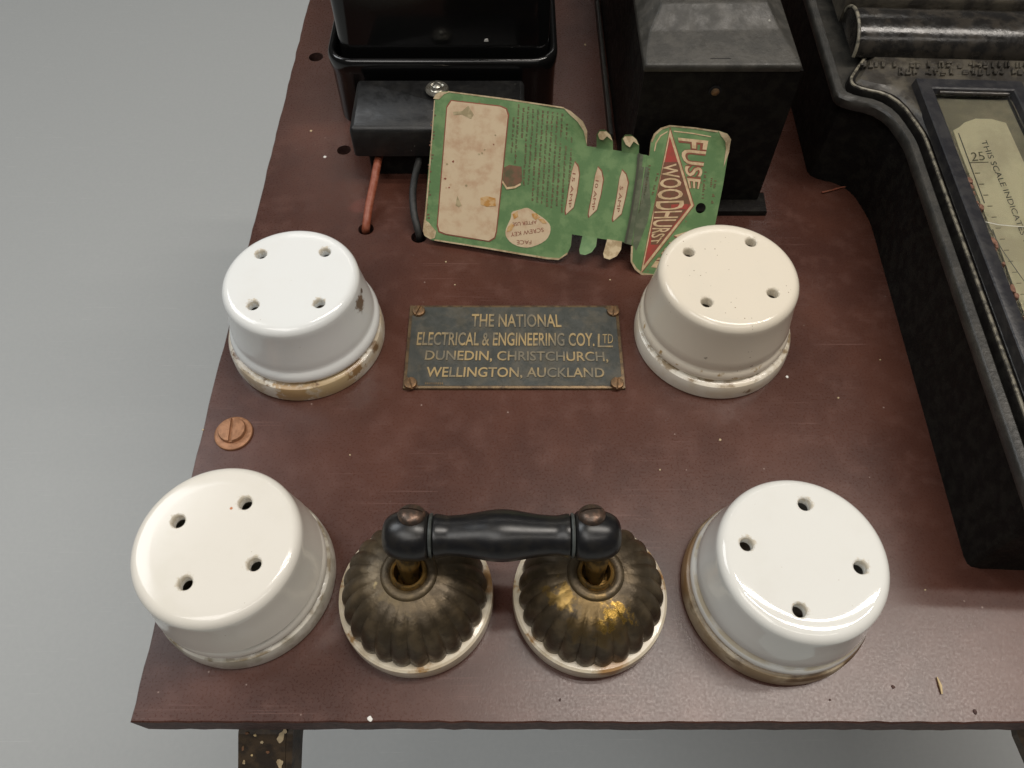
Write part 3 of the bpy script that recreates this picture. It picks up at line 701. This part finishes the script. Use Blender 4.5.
# ------------------------------------------------------------------ green fuse wire card leaning on the metal box
A_ = .0012
P1 = plane3(up(424, 240, A_), up(560, 260, A_), up(440, 93, .057))
def ysolve(px, py, Y):
    d = ray(px, py); return CO+d*(Y/d.y)
P2 = plane3(onp(640, 152, P1), onp(628, 243, P1), ysolve(726, 140, FY-.0055))
def warp(px, py):
    h = .0014*max(0, math.sin((px-424)/165*math.pi)) if px < 589 else 0
    d = math.hypot(px-588, py-112)
    if d < 40: h += .0050*(1-d/40)**2
    d = math.hypot(px-424, py-240)
    if d < 30: h += .0015*(1-d/30)**2
    return h
coff = up(530, 256, 0); coff.z = 0
card = thing('fuse_wire_card', 'worn green fuse wire card with cream window leaning against the metal box', 'card', coff)
def on1(px, py, h): return onp(px, py, P1)+P1[1]*(h+warp(px, py))-coff
def on2(px, py, h):
    d = math.hypot(px-727, py-135); k = .0040*(1-d/22)**2 if d < 22 else 0
    return onp(px, py, P2)+P2[1]*(h+k)-coff
def sheet(name, poly, place, h0, h1, m, cuts=0, mats=None, parent=None):
    """flat paper piece between heights h0 and h1 over the card plane, poly in pixels"""
    bm = bmesh.new(); vs = [bm.verts.new((x, y, 0)) for x, y in poly]; f_ = bm.faces.new(vs)
    if f_.normal.z < 0 or True: bm.normal_update()
    bmesh.ops.triangulate(bm, faces=bm.faces[:])
    for _ in range(cuts):
        bmesh.ops.subdivide_edges(bm, edges=bm.edges[:], cuts=1, use_grid_fill=True)
        bmesh.ops.triangulate(bm, faces=bm.faces[:])
    top = bm.faces[:]
    r = bmesh.ops.extrude_face_region(bm, geom=top)
    hi = {e for e in r['geom'] if isinstance(e, bmesh.types.BMVert)}
    topf = {e for e in r['geom'] if isinstance(e, bmesh.types.BMFace)}
    for v in bm.verts: v.co = place(v.co.x, v.co.y, h1 if v in hi else h0)
    if mats:
        for f_ in bm.faces: f_.material_index = 0 if f_ in topf else 1
    return obj(name, bm, m, parent or card, 30, mats)
def C2(pts): return [(410+x/3.103, 70+y/3.103) for x, y in pts]
def C7(pts): return [(430+x/4.52, 90+y/4.52) for x, y in pts]
def C8(pts): return [(560+x/4.267, 110+y/4.267) for x, y in pts]
def roundpx(poly, k=2, f=.22):
    for _ in range(k):
        out = []
        for i, p in enumerate(poly):
            q = poly[(i+1) % len(poly)]
            out += [(p[0]+(q[0]-p[0])*f, p[1]+(q[1]-p[1])*f), (p[0]+(q[0]-p[0])*(1-f), p[1]+(q[1]-p[1])*(1-f))]
        poly = out
    return poly
TH = .0011
main = C2([(80, 80), (92, 68), (120, 67), (300, 90), (478, 117), (515, 140), (541, 166), (550, 188), (549, 236), (600, 243), (735, 264), (716, 400), (688, 542), (660, 533), (580, 521), (503, 509),
           (500, 545), (487, 573), (460, 587), (425, 583), (250, 553), (70, 526), (50, 515), (44, 495), (58, 320)])
sheet('main_panel', main, on1, 0, TH, M_green, 3, [M_green, M_kraft])
K = TH
# worn kraft edges and corners
sheet('torn_corner', C2([(74, 90), (82, 76), (96, 68), (128, 69), (108, 76), (92, 92)]), on1, K, K+.0002, M_kraft)
sheet('torn_corner', C2([(46, 462), (62, 474), (84, 500), (80, 520), (66, 524), (48, 512), (43, 498)]), on1, K, K+.0002, M_kraft)
sheet('torn_corner', C2([(476, 117), (500, 128), (538, 160), (551, 190), (549, 232), (540, 190), (522, 162), (496, 138)]), on1, K, K+.0003, M_kraft, 1)
sheet('worn_edge', C2([(46, 470), (60, 320), (77, 95), (80, 95), (64, 320), (51, 470)]), on1, K, K+.00015, M_kraft, 1)
sheet('worn_edge', C2([(80, 524), (250, 550), (430, 580), (465, 582), (488, 565), (490, 570), (462, 588), (425, 585), (250, 555), (78, 528)]), on1, K, K+.00015, M_kraft, 1)
sheet('worn_edge', C2([(120, 66), (300, 89), (478, 116), (482, 121), (300, 94), (120, 70)]), on1, K, K+.00015, M_kraft, 1)
# big cream window with red outline
win = [(98, 46), (325, 72), (352, 84), (361, 112), (330, 420), (306, 640), (298, 668), (272, 684), (70, 652), (42, 640), (34, 612), (58, 320), (78, 76)]
cx, cy = 197, 365
sheet('window_border', C7(win), on1, K, K+.0002, M_redline, 2)
sheet('cream_window', C7([(x+(cx-x)*.035, y+(cy-y)*.016) for x, y in win]), on1, K+.00022, K+.0004, M_cream, 2)
sheet('stain', C7([(232, 486), (262, 478), (300, 488), (302, 522), (262, 526), (234, 516)]), on1, K+.00042, K+.00055, M_orange)
sheet('stain', C7([(108, 100), (150, 96), (178, 72), (202, 112), (190, 132), (150, 112), (112, 114)]), on1, K+.00042, K+.0005, mat('stain_olive', (.30, .24, .13), (.42, .34, .2), .6, scale=400))
sheet('stain', C7([(120, 520), (128, 478), (148, 520), (134, 528)]), on1, K+.00042, K+.0005, MATS['stain_olive'])
for x, y in ((110, 322), (82, 335), (168, 430), (292, 246), (240, 285), (226, 290), (252, 270), (300, 205), (90, 440), (72, 400)):
    r = random.uniform(3, 7); c_ = MATS['stain_olive'] if random.random() < .5 else M_redline
    sheet('stain', C7([(x+r*random.uniform(.5, 1.2)*math.cos(6.283*k/7), y+r*random.uniform(.5, 1.2)*math.sin(6.283*k/7)) for k in range(7)]), on1, K+.00042, K+.0005, c_)
# oval note, printed upside down
ov = [(372, 548), (405, 540), (440, 529), (462, 540), (482, 556), (520, 580), (546, 608), (547, 640), (532, 672), (500, 694), (450, 711), (405, 706), (368, 688), (346, 660), (344, 632), (356, 604), (370, 575)]
ov = roundpx(ov, 1)
sheet('oval_note', C7(ov), on1, K, K+.0002, M_cream, 1)
for p in ([(355, 618), (372, 600), (384, 610), (372, 632), (352, 640)], [(462, 556), (484, 556), (500, 574), (480, 585), (466, 572)], [(490, 580), (515, 582), (530, 600), (512, 602)], [(376, 560), (398, 545), (402, 570), (384, 582)]):
    sheet('stain', C7(p), on1, K+.00022, K+.00035, M_orange)
def C1(p): return (480+p[0]/9.6, 180+p[1]/9.6)
for s, b0, b1, t0, t1 in (('FACE', (500, 574), (360, 572), (498, 610), (362, 612)), ('SCREW KEY', (612, 452), (300, 500), (618, 492), (304, 540)), ('AFTER USE', (548, 382), (318, 405), (552, 415), (322, 440))):
    obj('note_lettering', textpx(s, [C1(b0), C1(b1)], [C1(t0), C1(t1)], lambda x, y, h: on1(x, y, K+.0003)), M_redline, card, None)
# torn brown patch
sheet('torn_patch', C7([(338, 350), (362, 338), (416, 346), (420, 405), (412, 424), (386, 438), (352, 442), (334, 412)]), on1, K, K+.00015, M_stain, 1)
sheet('torn_patch_edge', C7([(332, 408), (352, 438), (386, 434), (412, 420), (414, 428), (388, 443), (350, 448), (330, 418)]), on1, K+.00017, K+.0004, M_creamprint)
# columns of fine print that cannot be read
def C5(p): return (500+p[0]/8.53, 100+p[1]/8.53)
b = bmesh.new()
for i in range(13):
    xt, yt = 118+i*41, (150, 40, 70, 60, 80, 85, 92, 98, 104, 110, 118, 205, 320)[i]
    yend = (460, 520, 330, 700, 720, 850, 860, 880, 900, 905, 910, 915, 930)[i]
    y = yt
    while y < yend:
        l = random.uniform(14, 44)
        x = xt-(y-yt)*.065+random.uniform(-2, 2)
        yy = y
        while yy < y+l:
            wd = random.uniform(8, 17)
            q = [C5((x+random.uniform(-3, 1), yy)), C5((x+wd, yy)), C5((x+wd, yy+5)), C5((x+random.uniform(-3, 1), yy+5))]
            loft([[tuple(on1(*v, K+.00002)) for v in q], [tuple(on1(*v, K+.00012)) for v in q]], bm=b)
            yy += random.uniform(7.5, 11)
        y += l+random.uniform(9, 16)
for (xa, ya_, ye) in ((452, 118, 200),):
    y = 300
for y in range(0, 34):
    x = 431.5+1.4*math.sin(y)-y*.02; yy = 108+y*3.3
    if random.random() < .7:
        q = [(x+2-(yy-108)*.055, yy), (x+4.2-(yy-108)*.055, yy), (x+4.2-(yy-108)*.055, yy+1.6), (x+2-(yy-108)*.055, yy+1.6)]
        loft([[tuple(on1(*v, K+.00002)) for v in q], [tuple(on1(*v, K+.00012)) for v in q]], bm=b)
o = obj('fine_print', b, M_fine, card, None); o['kind'] = 'stuff'
# three ampere labels
for s, pl_, tb, tc_ in (('15 AMP', [(512, 286), (522, 302), (525, 325), (518, 380), (508, 425), (486, 446), (484, 436), (494, 370), (503, 315)], [(502, 318), (488, 428)], [(520, 322), (505, 424)]),
                        ('10 AMP', [(583, 301), (594, 315), (599, 340), (592, 385), (580, 432), (557, 455), (555, 446), (567, 380), (575, 328)], [(573, 340), (560, 436)], [(592, 344), (577, 432)]),
                        ('5 AMP', [(658, 311), (670, 325), (676, 350), (668, 395), (656, 445), (632, 468), (630, 459), (642, 395), (650, 338)], [(648, 358), (637, 440)], [(668, 362), (655, 440)])):
    gx = sum(p[0] for p in pl_)/len(pl_); gy = sum(p[1] for p in pl_)/len(pl_)
    sheet('label_border', C2([(gx+(x-gx)*1.16, gy+(y-gy)*1.05) for x, y in pl_]), on1, K, K+.00015, M_redline)
    lo = sheet('ampere_label', C2(pl_), on1, K+.00017, K+.0003, M_cream)
    tb, tc_ = [(p[0]*.8+q[0]*.2, p[1]*.8+q[1]*.2) for p, q in zip(tb, tc_)], [(p[0]*.3+q[0]*.7, p[1]*.3+q[1]*.7) for p, q in zip(tb, tc_)]
    obj('label_lettering', textpx(s, C2(tb), C2(tc_), lambda x, y, h: on1(x, y, K+.0004)), M_redline, card, None)
# curled tabs above and below the middle of the card
def tab(name, pts_, lift, m0=M_green, curl=0.):
    pts_ = C2(pts_); ys = [p[1] for p in pts_]; y0, y1 = min(ys), max(ys)
    def place(px, py, h):
        k = (y1-py)/(y1-y0) if curl >= 0 else (py-y0)/(y1-y0)
        return on1(px, py, h+abs(curl)*k*k+lift)
    return sheet(name, pts_, place, 0, TH, m0, 1, [m0, M_kraft])
tab('curled_tab', [(579, 242), (580, 200), (590, 186), (606, 186), (622, 200), (630, 222), (630, 250)], 0, M_green, .004)
tab('curled_tab', [(657, 254), (657, 214), (668, 201), (686, 201), (702, 214), (711, 232), (710, 262)], 0, M_green, .004)
tab('curled_tab', [(536, 512), (581, 520), (578, 545), (565, 563), (545, 571), (529, 568), (526, 556)], 0, M_green, -.003)
tab('curled_tab', [(612, 524), (658, 531), (655, 556), (642, 575), (620, 585), (603, 580), (600, 568)], 0, M_kraft, -.003)
for pts_ in ([(584, 202), (592, 187), (606, 187), (622, 202), (629, 220), (612, 206), (600, 218), (590, 216)], [(661, 214), (670, 202), (686, 202), (702, 216), (710, 234), (694, 222), (682, 240), (670, 232)]):
    sheet('torn_tab_tip', C2(pts_), lambda px, py, h: on1(px, py, h+.0030), TH, TH+.0004, M_kraft)
# crease strip
sheet('crease_strip', C2([(706, 262), (724, 262), (716, 330), (706, 420), (694, 500), (686, 542), (664, 536), (676, 480), (694, 390), (702, 320)]), on1, K, K+.0003, M_crease, 1)
sheet('crease_line', C2([(708, 258), (714, 258), (706, 330), (690, 440), (672, 534), (666, 533), (684, 440), (700, 330)]), on1, K+.0003, K+.0012, mat('crease_dark', (.055, .055, .035), None, .7), 1)
# the folded end panel
endp = C2([(716, 262), (741, 266), (746, 222), (756, 198), (776, 180), (804, 171), (880, 178), (955, 189), (976, 198), (987, 216), (986, 250), (968, 360), (946, 470), (925, 560), (905, 590), (850, 612), (800, 632), (770, 640), (716, 634), (696, 618), (684, 594), (683, 575), (688, 542), (700, 440)])
sheet('end_panel', endp, on2, .0004, TH+.0004, M_green, 2, [M_green, M_kraft])
K2 = TH+.0004
def on2k(h_): return lambda x, y, h: on2(x, y, K2+h_)
sheet('grey_smudge', C2([(712, 300), (738, 300), (742, 380), (745, 420), (735, 470), (700, 560), (690, 540), (700, 430)]), on2, K2, K2+.00012, M_crease, 1)
sheet('torn_corner', C2([(952, 189), (975, 198), (988, 216), (986, 256), (970, 300), (976, 245), (972, 222), (960, 206)]), on2, K2, K2+.0003, M_kraft, 1)
sheet('worn_edge', C2([(746, 222), (756, 198), (776, 180), (804, 171), (880, 178), (952, 189), (950, 194), (880, 183), (806, 176), (780, 185), (760, 202), (750, 224)]), on2, K2, K2+.0002, M_kraft, 1)
sheet('worn_edge', C2([(684, 545), (690, 545), (688, 592), (702, 614), (720, 628), (772, 634), (770, 640), (716, 634), (696, 618), (683, 594)]), on2, K2, K2+.0002, M_kraft, 1)
sheet('cream_line', C8([(398, 175), (404, 140), (424, 108), (455, 90), (456, 94), (428, 112), (409, 142), (402, 176)]), on2, K2, K2+.00015, M_creamprint)
sheet('cream_line', C8([(482, 88), (560, 97), (640, 112), (640, 116), (560, 102), (482, 93)]), on2, K2, K2+.00015, M_creamprint)
tri = [(466, 82), (566, 406), (343, 692)]
def shrink(p, k): gx, gy = 452, 388; return [(gx+(x-gx)*k, gy+(y-gy)*k) for x, y in p]
sheet('emblem_outline', C8(shrink(tri, 1.035)), on2, K2, K2+.00012, M_redline)
sheet('emblem_border', C8(tri), on2, K2+.00014, K2+.00024, M_creamprint)
sheet('emblem_field', C8(shrink(tri, .90)), on2, K2+.00026, K2+.00036, M_red)
sheet('emblem_band', C8([(440, 222), (500, 222), (551, 398), (420, 572), (384, 572), (398, 420)]), on2, K2+.00038, K2+.00044, M_brownprint)
sheet('emblem_gap', C8([(470, 402), (545, 400), (534, 422), (470, 420)]), on2, K2+.00045, K2+.00049, M_red)
obj('emblem_lettering', textpx('WOODHURST', C8([(439, 230), (420, 320), (400, 420), (390, 500), (383, 570)]), C8([(492, 228), (516, 318), (528, 415), (470, 500), (412, 566)]), on2k(.0005), None, .012), M_creamprint, card, None)
for s, bb, cc in (('FUSE', [(676.5, 137.5), (688.4, 188)], [(707.8, 140.8), (698, 189)]), ('WIRE', C8([(500, 514), (384, 668)]), C8([(548, 514), (540, 690)]))):
    V0 = on2k(.0001)
    obj('letter_shadow', textpx(s, bb, cc, on2k(.00012), None, .055), M_redline, card, None)
    obj('letter_face', textpx(s, bb, cc, on2k(.0002), None, .010), M_creamprint, card, None)
b = bmesh.new()
for (xa, ya_, xb_, yb_, w0) in ((612, 262, 600, 380, 9), (640, 290, 636, 330, 8), (655, 300, 640, 400, 9), (345, 330, 330, 440, 8), (375, 235, 345, 400, 9), (410, 270, 385, 370, 8)):
    n = int(math.hypot(xb_-xa, yb_-ya_)/7)
    for i in range(n):
        if random.random() < .78:
            x, y = xa+(xb_-xa)*i/n, ya_+(yb_-ya_)*i/n; ww = w0*random.uniform(.6, 1.2)
            q = C8([(x, y), (x+ww, y), (x+ww, y+4.4), (x, y+4.4)])
            loft([[tuple(on2(*v, K2+.00002)) for v in q], [tuple(on2(*v, K2+.00012)) for v in q]], bm=b)
o = obj('fine_print', b, M_fine, card, None); o['kind'] = 'stuff'
# punched hole in the end panel
he = bpy.data.objects['end_panel']; bpy.context.view_layer.update()
hc = C8([(597, 418)])[0]; ctr = on2(hc[0], hc[1], 0); n_ = P2[1]; s_ = n_.orthogonal().normalized(); q_ = n_.cross(s_)
hr = .0026
loops = [[tuple(ctr+n_*k+s_*hr*math.cos(6.283*i/24)+q_*hr*math.sin(6.283*i/24)) for i in range(24)] for k in (-.006, .008)]
boolean(he, [loft(loops)])
